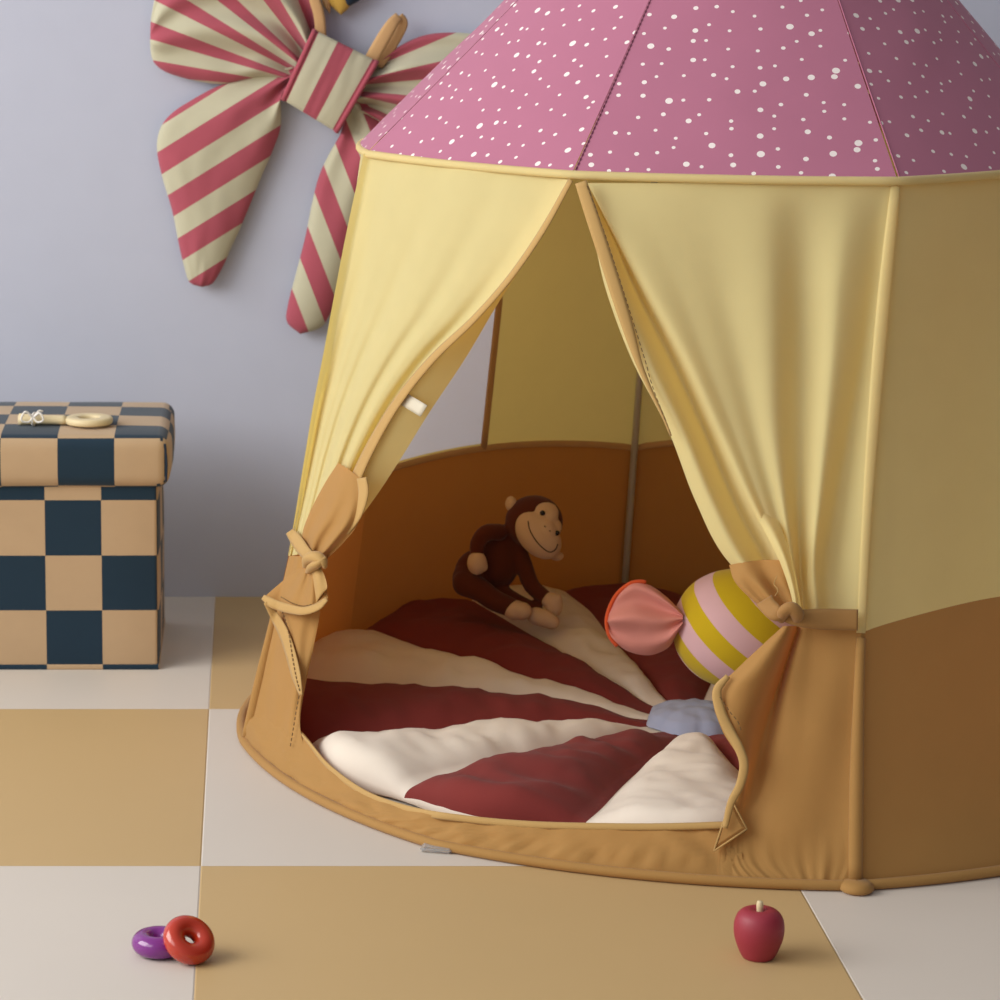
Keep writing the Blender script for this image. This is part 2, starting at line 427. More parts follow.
# front pole foot tabs
pa = base_v[0]
lathe('pole_foot', [(.001, .014), (.014, .013), (.019, .009), (.02, .004), (.017, .001), (.001, .0005)], M_brn, tent, (pa.x, pa.y - .006, 0), 24)
# clear clip at the left front corner
cp = atz(437, 848, .004)
V = []; 
cb = bmesh.new(); bmesh.ops.create_cube(cb, size=1, matrix=Matrix.Translation(cp) @ Matrix.Rotation(R(-14), 4, 'Z') @ Matrix.Diagonal((.038, .022, .006, 1)))
bmesh.ops.bevel(cb, geom=cb.edges[:], offset=.002, segments=2, affect='EDGES')
V = [v.co.copy() for v in cb.verts]; Fc = [tuple(v.index for v in f.verts) for f in cb.faces]
q = link('ground_clip', V, Fc, M_clear, tent, smooth=False); q['label'] = 'small clear plastic clip under the rim'; cb.free()

# eave ring
ring = [P(8 * i / 160, ZE - .004, -.004) for i in range(160)]
def sagz(i):
    f = (i / 160 * 8) % 1; return 0
tube('eave_piping', [p + Vector((0, 0, .0)) for p in ring], .0052, M_yel, tent, closed=True)
# roof
AP = aty(757, -255, 3.86)
V = []; UV = []; nr = 40; npf = 14; FM = []
faces = []
seams = [[] for _ in range(8)]
for k in range(8):
    base = len(V); a0 = P(k, ZE, -.004); b0 = P(k + .99999, ZE, -.004); wdt = (b0 - a0).length
    for i in range(npf + 1):
        f = i / npf; e = P(k + min(f, .99999), ZE, -.004)
        for j in range(nr + 1):
            s = j / nr; p = e.lerp(AP, s)
            conc = -.007 * math.sin(PI * s)
            c0 = Vector((p.x - AP.x, p.y - AP.y, 0)); rl = c0.length
            puff = .006 * math.sin(PI * f) * math.sin(PI * min(1, s * 1.6 + .05)) if s < .6 else 0
            n_ = c0.normalized() if rl > 1e-6 else Vector((0, 0, 0))
            wr = .0016 * noise.noise(Vector((f * 3 + k * 9, s * 9, 3))) * math.sin(PI * f)
            q = p + n_ * (conc * min(1, rl / .3) + wr + .003); q.z += -.003 + puff * .6 + wr
            V.append(q); UV.append((k * 3.3 + (f - .5) * wdt * (1 - s), s * (a0 - AP).length))
            if i == 0: seams[k].append(q)
    faces += grid_faces(npf + 1, nr + 1, base)
roof = link('roof', V, faces, M_roof, tent, uv=UV)
M_seam = fabric('rose_seam', srgb(126, 66, 90)); M_seam2 = fabric('rose_hem', srgb(176, 106, 132))
for k in (7, 0, 1):
    if k == 7: stitches('roof_seam', [p + Vector((0, -.0012, .0004)) for p in seams[k]][:-1], .0008, M_seam, roof, .0035, .002)
    tube('roof_seam', [p for p in seams[k]][:-1], .0010, M_seam2, roof, seg=6)

# ------------------------------------------------------------------ left curtain (drawn back to the left pole)
A_ = resample([(364, 153, 0), (350, 215, 0), (338, 275, 0), (325, 345, 0), (312, 412, 0), (301, 480, 0), (293, 527, 0), (288, 556, 0)], 9)
B_ = resample([(571, 180, 0), (532, 248, 0), (498, 292, 0), (470, 323, 0), (426, 365, 0), (409, 386, 0), (390, 413, 0), (371, 446, 0), (356, 478, 0), (340, 512, 0), (318, 552, 0)], 9)
I_ = [(572, 181), (540, 240), (515, 277), (494, 310), (465, 359), (429, 413), (398, 463), (369, 506), (326, 560)]
rows = []
for i in range(9):
    a, b, c_ = A_[i], B_[i], I_[i]; rows.append([(a.x, a.y, 0), (a.x * .75 + b.x * .25, a.y * .75 + b.y * .25, .004), (a.x * .5 + b.x * .5, a.y * .5 + b.y * .5, .006),
        (a.x * .25 + b.x * .75, a.y * .25 + b.y * .75, .0), (a.x * .06 + b.x * .94, a.y * .06 + b.y * .94, .0), (b.x, b.y, .008)])
def foldL(t, v):
    A = (.0015 + .0065 * sm(0, .55, t)) * (1 - .35 * sm(.75, 1, t))
    x = v ** .85; f = math.sin(2 * PI * (4.6 * x + .15)) * (.9 - .45 * v) + .35 * math.sin(2 * PI * (9.3 * x + .4)) * (1 - v)
    f += .5 * math.sin(2 * PI * 2.1 * x + 1.0)
    return A * f * (1 - v ** 8) - .022 * math.exp(-((v - .84) / .10) ** 2) * sm(.12, .5, t) * (1 - .5 * sm(.8, 1, t))
cl = net('curtain', rows, M_yel, 90, 110, tent, foldL); cl['label'] = 'yellow door curtain tied back to the left pole'
rows = []
for i in range(9):
    b, c_ = B_[i], I_[i]; rows.append([(b.x, b.y, .006), (b.x * .6 + c_[0] * .4, b.y * .6 + c_[1] * .4, -.014), (c_[0], c_[1], -.055)])
inner = net('turned_edge', rows, M_yel, 60, 12, cl)
bd = ribbon('binding', [(b.x, b.y) for b in B_], [5, 6, 6, 6, 7, 8, 9, 10, 11, 9], M_bind, cl, off=.0105, n=70)
tg = ribbon('care_label', [(404, 399, -.006), (424, 411, -.018)], 13, M_label, inner, off=.006, n=6); tg['label'] = 'small white care label'
# brown lower end bunched above the knot
rows = [[(338, 463, .012), (345, 467, .02), (352, 472, .02), (360, 478, .012)],
        [(325, 483, .016), (338, 488, .03), (350, 494, .026), (362, 500, .01)],
        [(310, 512, .018), (325, 516, .036), (342, 521, .034), (358, 523, .010)],
        [(302, 536, .018), (314, 538, .036), (330, 541, .036), (345, 541, .012)],
        [(306, 556, .018), (311, 557, .03), (318, 558, .03), (326, 560, .018)]]
def foldK(t, v): return .006 * math.sin(2 * PI * (2.6 * v + .1 + .3 * t)) * sm(.15, .7, t) * math.sin(PI * v) ** .5 * 1.2
br = net('curtain_hem', rows, M_brn, 40, 40, cl, foldK)
ribbon('binding', [(361, 478), (363, 494), (357, 515), (346, 533)], [11, 10, 9, 5], M_bind, br, off=.014, n=24)
# tie strap and knot
ribbon('tie_strap', [(290, 531, -.004), (297, 541, .014), (305, 552, .03), (316, 561, .036)], [9, 12, 12, 9], M_bind, tent, off=.014, n=24, crown=.004)
kn = tube('tie_knot', [ton(306, 566, .036), ton(309, 559, .046), ton(316, 557, .05), ton(323, 561, .046), ton(325, 567, .036)], [.005, .009, .010, .009, .004], M_bind, tent, n=24, seg=14, flat=.8)
tube('tie_knot', [ton(308, 572, .034), ton(314, 566, .05), ton(320, 563, .053), ton(326, 558, .04)], [.004, .0075, .0075, .004], M_bind, tent, n=20, seg=12, flat=.7)
rows = [[(309, 565, .030), (314, 566, .040), (320, 565, .030)], [(310, 578, .028), (317, 580, .042), (325, 577, .028)], [(309, 591, .026), (318, 595, .036), (327, 588, .026)], [(309, 605, .028), (316, 603, .032), (322, 594, .026)]]
net('tie_tail', rows, M_bind, 24, 14, tent)
# flared end under the knot
rows = [[(298, 568, .016), (306, 569, .026), (314, 569, .028), (322, 569, .016)],
        [(285, 579, .016), (300, 583, .034), (313, 584, .034), (325, 580, .014)],
        [(272, 590, .018), (293, 597, .040), (312, 600, .040), (327, 592, .014)],
        [(263, 598, .020), (287, 609, .046), (309, 611, .046), (328, 598, .016)]]
fr = net('curtain_end', rows, M_brn, 30, 50, tent, lambda t, v: .005 * math.sin(2 * PI * (3.2 * v + .2)) * math.sin(PI * v))
ribbon('binding', [(263, 597, -.02), (274, 604, .002), (288, 608.5, .012), (303, 611, .018), (317, 607, .008), (327, 599, -.01)], [5, 9, 9, 8, 7, 4], M_bind, fr, off=.040, n=30)
stitches('stitch_line', [ton(x, y, o) for x, y, o in ((281, 597, .045), (292, 603, .05), (303, 606, .052), (313, 604, .05))], .0006, M_stitch, fr)

# lower left flap and front hem
rows = [[(289, 556, 0), (295, 556, .012), (301, 556, .018), (309, 557, .012), (322, 558, 0)],
        [(279, 600, 0), (286, 602, .012), (294, 606, .022), (307, 606, .012), (321, 604, -.01)],
        [(271, 640, 0), (280, 640, .008), (291, 640, .022), (303, 640, .008), (315, 640, -.015)],
        [(261, 682, 0), (273, 682, .006), (289, 684, .020), (300, 682, .012), (307, 678, -.01)],
        [(252, 722, 0), (268, 724, .004), (284, 726, .008), (293, 728, .008), (300, 722, 0)],
        [(246, 748, .002), (262, 762, .002), (278, 765, .004), (292, 766, .004), (306, 757, .002)]]
lf = net('skirt_flap', rows, M_brn, 60, 40, tent, lambda t, v: .0018 * math.sin(2 * PI * 3.2 * v + t * 2), wr=.002, wf=25)
ribbon('binding', [(266, 602, .004), (275, 617, .0), (284, 634, 0), (291, 655, 0), (296, 675, 0), (301, 695, 0)], [5, 9, 10, 10, 9, 3], M_bind, lf, off=.028, n=40)
for pts in ([(281, 607), (288, 630), (292, 655), (296, 677), (300, 692)], [(299, 696), (296, 712), (293, 730), (290, 748)]):
    stitches('stitch_line', [ton(x, y, .033 if pts[0][0] < 290 else .018) for x, y in pts], .0007, M_stitch, lf)
hemtop = [(258, 708), (280, 716), (296, 726), (310, 741), (325, 760), (346, 778), (370, 793), (400, 804), (430, 811), (475, 817), (520, 821), (567, 823), (650, 824), (735, 822)]
ht = resample([(x, y, 0) for x, y in hemtop], 90)
V = []; nv = 12
for i in range(90):
    u = 6 + 1.76 * (i / 89) ** .93; bp = P(u, .004, -.004); bq = proj(bp)
    tp = ton(ht[i].x, ht[i].y, -.006)
    for j in range(nv):
        s = j / (nv - 1); p = bp.lerp(tp, s)
        n_ = Vector((p.x - BC.x, p.y - BC.y, 0)).normalized()
        wv = .0065 * noise.noise(Vector((i * .30 + s * 4, s * 1.6, 5))) + .0022 * math.sin(i * 1.9 + 2 * noise.noise(Vector((i * .2, 0, 0)))) * math.exp(-((s - .3) / .16) ** 2) * sm(20, 45, i) + .0022 * noise.noise(Vector((i * .9, s * 3 + i * .2, 8)))
        V.append(p + n_ * ((.006 * (1 - sm(75, 89, i)) + wv) * math.sin(PI * s) - .004 * sm(70, 89, i)) + Vector((0, 0, wv * .5 * math.sin(PI * s))))
hm = link('front_hem', V, grid_faces(90, nv), M_brn, tent); hm['label'] = 'low ochre hem across the doorway'
ribbon('binding', [(p.x, p.y + 3) for p in ht[6:]], [1, 5, 7, 7, 7, 7, 7, 7], M_bind, hm, off=-.003, n=70)

# ------------------------------------------------------------------ right curtain (drawn to the right pole)
ys = [183, 230, 290, 360, 430, 500, 560, 613]
cx_ = [[578, 583, 588, 592, 640, 700, 760, 800, 850, 886, 905], [592, 602, 610, 616, 656, 706, 764, 803, 845, 879, 903],
       [606, 622, 636, 648, 682, 720, 770, 804, 838, 872, 899], [632, 650, 672, 685, 708, 738, 774, 803, 832, 862, 892],
       [668, 684, 704, 717, 735, 755, 778, 801, 825, 850, 886], [695, 713, 734, 749, 761, 774, 786, 799, 818, 838, 879],
       [727, 744, 765, 779, 784, 789, 794, 800, 813, 829, 872], [787, 789, 792, 794, 796, 799, 801, 804, 816, 832, 866]]
of = [0, .012, -.03, .014, .010, .006, .008, -.017, .010, -.018, .001]
amp = [.04, .45, .8, 1, 1, 1, .95, .5]
for i in range(8): cx_[i][10] = pole_x(ys[i]) + 3; cx_[i][9] = min(cx_[i][9], cx_[i][10] - 14)
rows = [[(cx_[i][j], ys[i] - (4 if j < 3 else 0) * (0 if i else 0), of[j] * amp[i] + (0 if j else 0)) for j in range(11)] for i in range(8)]
def foldR(t, v):
    return .0015 * math.sin(2 * PI * 7 * v + 3 * t) * sm(.35, .5, v) * (1 - sm(.9, 1, v)) * sm(0, .5, t) + .0015 * math.sin(2 * PI * 3.3 * v + 1) * sm(.3, .6, v) * (1 - sm(.9, 1, v)) * (1 - t) * sm(0, .1, t)
crn = net('curtain', rows, M_yel, 90, 150, tent, foldR, wr=.004, wf=7); crn['label'] = 'yellow door curtain tied back to the right pole'
ribbon('binding', [(581, 182), (595, 225), (609, 268), (624, 315), (638, 360), (649, 387), (662, 414), (671, 436)], [12, 13, 13, 13, 11, 6, 3, 1], M_bind, crn, off=.020, n=60)
stitches('stitch_line', [ton(x, y, .0225) for x, y in ((587, 186), (602, 226), (616, 268), (631, 315), (645, 360), (653, 388), (671, 434))], 0.0005, M_stitch, crn)
rows = [[(729, 565, .004), (745, 562, .010), (762, 560, .004), (779, 560, .014)],
        [(735, 582, .008), (750, 579, .018), (767, 577, .010), (786, 577, .014)],
        [(752, 600, .010), (764, 597, .022), (778, 594, .012), (793, 594, .016)],
        [(774, 616, .012), (780, 613, .024), (788, 611, .020), (797, 610, .020)]]
b2 = net('curtain_hem', rows, M_brn, 30, 36, crn, lambda t, v: .004 * math.sin(2 * PI * (2.4 * v + .1)) * sm(.1, .6, t) + .004)
# ridge overlap: the yellow fold in front of the tucked ochre end
rows = [[(748, 500, .004), (756, 500, .000), (768, 500, -.01)], [(764, 530, .022), (773, 530, .026), (782, 530, .012)],
        [(779, 560, .032), (786, 560, .040), (792, 560, .022)], [(789, 588, .034), (794, 588, .040), (798, 588, .022)], [(795, 612, .034), (798, 612, .038), (802, 612, .022)]]
net('curtain_fold', rows, M_yel, 30, 12, crn)
# tie strap, knot, tail on the right
st = ribbon('tie_strap', [(858, 620, .004), (838, 619.5, .008), (815, 619, .016), (796, 618, .022), (786, 616, .02)], [21, 21, 21, 18, 12], M_tie, tent, off=.012, n=30, crown=.002)
tube('tie_knot', [ton(781, 621, .03), ton(784, 612, .046), ton(791, 608, .05), ton(797, 614, .044), ton(796, 622, .03)], [.004, .007, .0085, .008, .004], M_tie, tent, n=24, seg=14, flat=.8)
ribbon('tie_tail', [(786, 614, .020), (776, 613, .022), (768, 606, .014), (764, 600, .006)], [10, 17, 17, 18], M_tie, tent, off=.02, n=16)
tube('loose_thread', [ton(775, 596, .03), ton(778, 590, .034), ton(774, 584, .03), ton(777, 576, .032)], .0006, M_bind, tent, seg=5, n=14)
# lower right skirt beside the doorway
cy_ = [626, 665, 695, 730, 765, 800, 832, 862]
cx2 = [[783, 787, 791, 795, 799, 804, 815, 835, 849, 863], [741, 757, 771, 781, 786, 793, 812, 834, 849, 863], [714, 735, 755, 769, 777, 787, 809, 832, 848, 861],
       [722, 733, 745, 757, 768, 782, 806, 831, 847, 860], [741, 744, 747, 751, 760, 776, 803, 829, 846, 857], [731, 736, 741, 746, 754, 771, 800, 827, 845, 856],
       [721, 727, 733, 740, 750, 768, 798, 826, 844, 856], [718, 725, 733, 742, 754, 772, 800, 826, 844, 856]]
of2 = [.018, .030, .022, -.010, -.024, .004, .003, .003, .0, .001]
am2 = [.5, 1, 1, .9, .6, .3, .1, 0]
for i in range(8): cx2[i][9] = pole_x(cy_[i]) + 3; cx2[i][8] = cx2[i][9] - 9
rows = [[(cx2[i][j], cy_[i], of2[j] * am2[i]) for j in range(10)] for i in range(8)]
V = []
n1, n2 = 80, 70; cols = [[spl([Vector(q) for q in r], j / (n2 - 1)) for j in range(n2)] for r in rows]
for j in range(n2):
    u = 7.69 + .309 * (j / (n2 - 1)); bp = P(u, .004, -.004); q = proj(bp)
    cols_j = [c[j] for c in cols] + [Vector((q[0], q[1], .003))]
    for i in range(n1):
        t = i / (n1 - 1); q3 = spl(cols_j, t)
        rad = .0035 * noise.noise(Vector((j * .33, t * 2, 2))) * sm(.7, .95, t) * (1 - sm(.97, 1, t))
        rad += .0025 * math.sin(j / n2 * 2 * PI * 3 + t * 3) * sm(.1, .4, t) * (1 - sm(.7, .9, t)) * sm(.4, .6, j / n2)
        V.append(ton(q3.x, q3.y, q3.z + rad * sm(0, .15, j / n2)))
V = [V[j * n1 + i] for i in range(n1) for j in range(n2)]
rf = link('skirt_flap', V, grid_faces(n1, n2), M_brn, tent); rf['label'] = 'ochre skirt flap folded back beside the doorway'
ribbon('binding', [(728, 676, -.002), (717, 691, 0), (721, 712, .0), (729, 730, 0), (739, 748, .002), (744, 765, .002), (740, 785, -.002), (731, 803, -.006), (725, 828, -.012)], [5, 9, 10, 10, 9, 9, 8, 7, 5], M_bind, rf, off=.030, n=60)
stitches('stitch_line', [ton(x, y, .036) for x, y in ((720, 697), (730, 712), (738, 722), (742, 733))], .0006, M_stitch, rf)
# sewn triangle patch
tri = [(731, 799), (747, 829), (714, 851)]
V = [ton(x, y, .009) for x, y in tri] + [ton(x, y, .012) for x, y in ((731, 806), (742, 828), (718, 844))]
tp_ = link('corner_patch', [ton(x, y, .006) for x, y in tri] + V, [(0, 1, 4, 3), (1, 2, 5, 4), (2, 0, 3, 5), (3, 4, 7, 6), (4, 5, 8, 7), (5, 3, 6, 8), (6, 7, 8)], M_brn, tent, smooth=False)
tp_['label'] = 'small sewn triangular patch'
for i in range(3):
    a = tri[i]; b = tri[(i + 1) % 3]
    tube('stitch_line', [ton(a[0] + (b[0] - a[0]) * s, a[1] + (b[1] - a[1]) * s, .0115) for s in (0, .5, 1)], .0012, M_bind, tp_, seg=6)

# ------------------------------------------------------------------ round quilt inside
QC = atz(694, 712, .05); QD = Vector((.625, 3.842)); QR = .578
bnd = [-170.8, -155.7, -135.4, -112.3, -81.3, -54.2, -24.8, 6, 36, 62, 88, 114, 140, 165, 189.2]
quilt = thing('round_quilt', 'round padded floor quilt with rust red and cream rays around a blue centre', 'quilt', (QC.x, QC.y, .006))
V = []; FMi = []; nsub = 16; nr = 70; ang = []
for s in range(len(bnd) - 1):
    for q in range(nsub): ang.append((s, q / nsub, bnd[s] + (bnd[s + 1] - bnd[s]) * q / nsub))
NA = len(ang)
def edge_r(th):   # distance from the ray centre to the quilt's edge
    dx, dy = math.sin(th), -math.cos(th); ox, oy = QC.x - QD.x, QC.y - QD.y
    bb = ox * dx + oy * dy; return -bb + math.sqrt(bb * bb - (ox * ox + oy * oy - QR * QR))
def quilt_pt(a, r, s, f, er):
    """height and small sideways waver of the padded surface"""
    rn = r / er; x, y = QC.x + r * math.sin(a), QC.y - r * math.cos(a)
    wid = r * R(bnd[s + 1] - bnd[s]) if True else 0
    pf = (1 - abs(2 * f - 1) ** 2.6)
    h = .026 + min(.034, .012 + wid * .16) * pf * sm(.08, .3, rn) * (1 - .6 * sm(3.9, 4.25, y))
    v = Vector((x * 13, y * 13, s * 1.7)); h += .009 * noise.noise(v) * pf + .004 * noise.noise(v * 2.6) * pf
    h += .0055 * noise.noise(Vector((rn * 17, s * 5.1, f * 1.2))) * pf * sm(.2, .6, rn)
    h += .042 * sm(3.85, 4.42, y) * (1 - .6 * sm(.45, .75, x))
    h += .0035 * noise.noise(Vector((x * 45, y * 45, 1))) * pf * sm(.15, .4, rn)
    return x, y, h
for i, (s, f, adeg) in enumerate(ang):
    for j in range(nr):
        t = j / (nr - 1); a0 = R(adeg)
        wav = .035 * noise.noise(Vector((t * 4, (s + (0 if f < .5 else 1)) * 3.7, 0))) * sm(.1, .4, t)
        a = a0 + wav * (1 - abs(2 * f - 1) * 0) * .8; er = edge_r(a0) * (1 + .012 * math.cos(2 * PI * (f - .5))) * (1 + .05 * sm(.2, -.7, math.cos(a0)) if math.cos(a0) < .2 else 1 + .012 * math.cos(2 * PI * (f - .5)))
        if t < .86: r = er * (.0 + t / .86 * .94); x, y, h = quilt_pt(a, r, s, f, er)
        else:
            k = (t - .86) / .14; an = k * PI * .55
            r0 = er * .94; x, y, h = quilt_pt(a, r0, s, f, er)
            rr = r0 + er * .06 * math.sin(min(an, PI / 2)) - (.02 * max(0, an - PI / 2)); h = .008 + (h - .008) * max(0, math.cos(min(an, PI / 2)) ** .7)
            x, y = QC.x + rr * math.sin(a), QC.y - rr * math.cos(a)
        V.append(Vector((x, y, .006 + h)))
fc = grid_faces(NA, nr, cu=True)
kk = 0
for i in range(NA):
    for j in range(nr - 1):
        FMi.append(ang[i][0] % 2 if j / (nr - 1) < .96 else 0)
# sector 0 (-170.8..-155.7) cream, then alternating
qb = link('padded_rays', V, fc, None, quilt, mats=[M_qcream, M_qred], fm=FMi)
V2 = [Vector((v.x, v.y, .004 + .006)) for v in (V[i * nr + nr - 1] for i in range(NA))] + [Vector((QD.x, QD.y, .008))]
link('backing', V2, [(i, (i + 1) % NA, NA) for i in range(NA)], M_qcream, quilt)
V = []; n1, n2 = 72, 14
for i in range(n1):
    th = 2 * PI * i / n1; 
    for j in range(n2):
        t = j / (n2 - 1); r = (.060 + .006 * abs(math.sin(th * 3.5))) * t
        h = .040 + .016 * (1 - t ** 2.5) + .003 * noise.noise(Vector((math.cos(th) * t * 4, math.sin(th) * t * 4, 9))) - (.012 if j == n2 - 1 else 0)
        V.append(Vector((QC.x + r * math.sin(th), QC.y - r * math.cos(th), .006 + h)))
q = link('centre_patch', V, grid_faces(n1, n2, cu=True), M_qblue, quilt); q['label'] = 'grey blue scalloped centre'

# ------------------------------------------------------------------ blobs joined into one surface
def blob(name, items, mat, parent, vox=.0022, smooth=6, place=None):
    """items: ('e', centre, (rx,ry,rz), rot matrix or None) or ('c', [points], [radii])"""
    bm = bmesh.new()
    for it in items:
        if it[0] == 'e':
            mt = Matrix.Translation(it[1]) @ (it[3].to_4x4() if len(it) > 3 and it[3] else Matrix.Identity(4)) @ Matrix.Diagonal((*it[2], 1))
            bmesh.ops.create_uvsphere(bm, u_segments=28, v_segments=18, radius=1, matrix=mt)
        else:
            P_ = resample(it[1], 14); rr = [spl(list(it[2]), i / 13) for i in range(14)]
            for p, r in zip(P_, rr): bmesh.ops.create_uvsphere(bm, u_segments=16, v_segments=10, radius=r, matrix=Matrix.Translation(p))
    V = [v.co.copy() for v in bm.verts]; Fc = [tuple(v.index for v in f.verts) for f in bm.faces]; bm.free()
    o = link(name, V, Fc, mat, parent)
    m = o.modifiers.new('remesh', 'REMESH'); m.mode = 'VOXEL'; m.voxel_size = vox; m.use_smooth_shade = True
    m = o.modifiers.new('smooth', 'SMOOTH'); m.iterations = smooth; m.factor = .6
    return o
# ------------------------------------------------------------------ plush monkey
MY = 4.19; SCL = MY / F * 1.0 * 1.02
def K(px, py, d=0.0): return aty(px, py, MY - d)
S = lambda v: v * MY * CP / F * 1.04
mk = thing('plush_monkey', 'brown plush monkey with tan face, hands and feet sitting on the quilt', 'plush toy', K(490, 603))
blob('body', [('e', K(498, 560, .0), (S(22), S(22), S(30))), ('e', K(477, 574, -.01), (S(23), S(22), S(25))), ('e', K(506, 541, .0), (S(15), S(14), S(17))),
     ('c', [K(499, 532, .022), K(486, 533, .032), K(478, 543, .036), K(477, 556, .036)], [S(8.5), S(8.5), S(8), S(7.5)]),
     ('c', [K(517, 548, .008), K(524, 566, .016), K(532, 586, .026), K(546, 598, .03)], [S(9.5), S(9), S(8.5), S(7.5)]),
     ('c', [K(466, 583, .015), K(480, 590, .034), K(494, 600, .045), K(510, 607, .048)], [S(14), S(12), S(11), S(10)]),
     ('c', [K(492, 590, .0), K(510, 600, .02), K(535, 612, .032)], [S(13), S(10), S(9)]),
     ('e', K(534, 522, .012), (S(29), S(25), S(27))), ('e', K(472, 579, .0), (S(20), S(20), S(19)))], M_fur, mk)
hr = Matrix.Rotation(R(-0), 3, 'Y')
ed = (K(558, 533) - K(542, 513)).normalized()      # direction along the eyes
dn = Vector((-ed.z, 0, ed.x)); dn = dn if dn.z < 0 else -dn
fwd = Vector((.25, -.93, -.1)).normalized()
rot = Matrix((ed, fwd, dn)).transposed(); rot = Matrix.Rotation(0, 3, 'Z') @ rot
blob('face', [('e', K(538, 535, .040), (S(27), S(20), S(19)), rot), ('e', K(545, 515, .040), (S(11.5), S(12), S(14)), rot), ('e', K(550, 528, .042), (S(9.5), S(12), S(12)), rot), ('e', K(544, 528, .048), (S(14), S(14), S(11)), rot)], M_tan, mk, .0018)
e1 = blob('ear', [('e', K(511, 504, .01), (S(6), S(3), S(8))), ('e', K(512, 505, .012), (S(5), S(4), S(6)))], M_tan, mk, .0012, 3)
e2 = blob('ear', [('e', K(557, 556, .01), (S(7), S(3), S(5))), ('e', K(556, 555, .012), (S(5), S(4), S(4)))], M_tan, mk, .0012, 3)
blob('hand', [('e', K(477, 563, .042), (S(10), S(9), S(12))), ('e', K(484, 566, .044), (S(4), S(4), S(6)))], M_tan, mk, .0015)
blob('hand', [('e', K(554, 605, .036), (S(9), S(8), S(12)), None), ('e', K(558, 599, .040), (S(4), S(4), S(5))), ('e', K(549, 600, .034), (S(8), S(8), S(8)))], M_tan, mk, .0015)
blob('foot', [('e', K(515, 610, .052), (S(12), S(11), S(10))), ('e', K(522, 611, .056), (S(10), S(10), S(9)))], M_tan, mk, .0015)
blob('foot', [('c', [K(536, 616, .045), K(546, 619, .05), K(552, 622, .052)], [S(9), S(9), S(7.5)])], M_tan, mk, .0015)
def on_face(px, py, r, mat, name, d=.062):
    return blob(name, [('e', K(px, py, d), (r, r * .7, r))], mat, mk, .0006, 1)
# find the face's front by casting onto its ellipsoids
dg = bpy.context.evaluated_depsgraph_get()
fo = [o for o in mk.children if o.name.startswith('face')][0]
bm = bmesh.new(); bm.from_object(fo, dg); off_ = world_loc(fo)
fb = BVHTree.FromPolygons([v.co + off_ for v in bm.verts], [tuple(v.index for v in f.verts) for f in bm.faces]); bm.free()
def onf(px, py, lift=0):
    d_ = ray(px, py).normalized(); h = fb.ray_cast(CAM, d_)
    p = h[0] if h[0] else K(px, py, .05); return p - d_ * lift
for px, py in ((542.5, 513), (557, 533)):
    lathe('eye', [(.0001, .0040), (.0022, .0035), (.0036, .0020), (.0041, 0), (.0036, -.0020), (.0022, -.0035), (.0001, -.0040)], M_black, mk, onf(px, py, .001), 20)
for px, py in ((545, 526.5), (550, 531)):
    lathe('nostril', [(.0001, .0012), (.0010, .0007), (.0012, 0), (.0010, -.0007), (.0001, -.0012)], M_thread, mk, onf(px, py, .0002), 12)
sp_ = [(528, 521), (529.5, 529), (534, 538), (541, 546.5), (549, 552), (555, 550), (558, 544)]
tube('smile', [onf(p.x, p.y, .0006) for p in resample([(x, y, 0) for x, y in sp_], 30)], .0008, M_thread, mk, seg=6)

# ------------------------------------------------------------------ candy cushion
CC = aty(741, 629, 3.80); cr_ = 65 * 3.80 * CP / F
candy = thing('candy_cushion', 'sweet shaped cushion with yellow and pink stripes behind the right curtain', 'cushion', (CC.x, CC.y, CC.z - cr_))
ax = Vector((.96, .22, -.12)).normalized(); n1, n2 = 72, 60; V = []; UV = []
upx = Vector((0, 0, 1)); yx = ax.cross(upx).normalized(); zx = yx.cross(ax)
for i in range(n1):
    th = 2 * PI * i / n1
    for j in range(n2):
        t = j / (n2 - 1); a = PI * t; x = -math.cos(a) * 1.08; r = math.sin(a) ** .82
        r *= 1 + .03 * math.cos(9 * th) * (abs(math.cos(a)) ** 6)
        p = CC + (ax * (x * cr_) + (yx * math.cos(th) + zx * math.sin(th)) * (r * cr_ * .98))
        V.append(p); q = p - CC
        UV.append((q.x * 11.87 + q.z * 13.63 - q.y * 5.0 + 21.42, t))
link('body', V, grid_faces(n1, n2, cu=True), M_candy, candy, uv=UV)
def lobe(name, A, B, T, place, mat, parent, nu=50, nv=40, fold=None, uvf=None, tip=3.0, back=.25, start=1.0, uvlin=None):
    A = resample([(x, y, 0) for x, y in A], nu); B = resample([(x, y, 0) for x, y in B], nu); V = []; UV = []
    for side in (1, -1):
        for i in range(nu):
            u = i / (nu - 1); ep = (1 - u ** tip) ** .5 * (start + (1 - start) * sm(0, .3, u))
            for j in range(nv):
                v = j / (nv - 1); q = A[i].lerp(B[i], v); b_ = max(0, 1 - (2 * v - 1) ** 2) ** .5
                d = T * ep * b_ * (1 if side > 0 else -back)
                if fold and side > 0: d += fold(u, v) * min(1, b_ * 1.5)
                V.append(place(q.x, q.y, d)); UV.append(uvf(u, v) if uvf else (uvlin(q.x, q.y) if uvlin else (u, v)))
    fc = grid_faces(nu, nv) + grid_faces(nu, nv, nu * nv, True)
    return link(name, V, fc, mat, parent, uv=UV)
pl = lambda x, y, d: aty(x, y, 3.79 - d)
fan = lobe('wrapper_end', [(683, 614), (670, 600), (655, 588), (641, 582), (630, 583), (618, 593), (610, 607), (607, 622)],
           [(683, 624), (676, 636), (668, 648), (652, 655), (636, 654), (622, 648), (611, 638), (607, 622)], .030, pl, M_candypink, candy, tip=1.6, back=.8,
           fold=lambda u, v: .008 * math.sin(2 * PI * 2.4 * v + .6) * (1 - u) ** .6 + .006 * math.sin(9 * v + 5 * u))
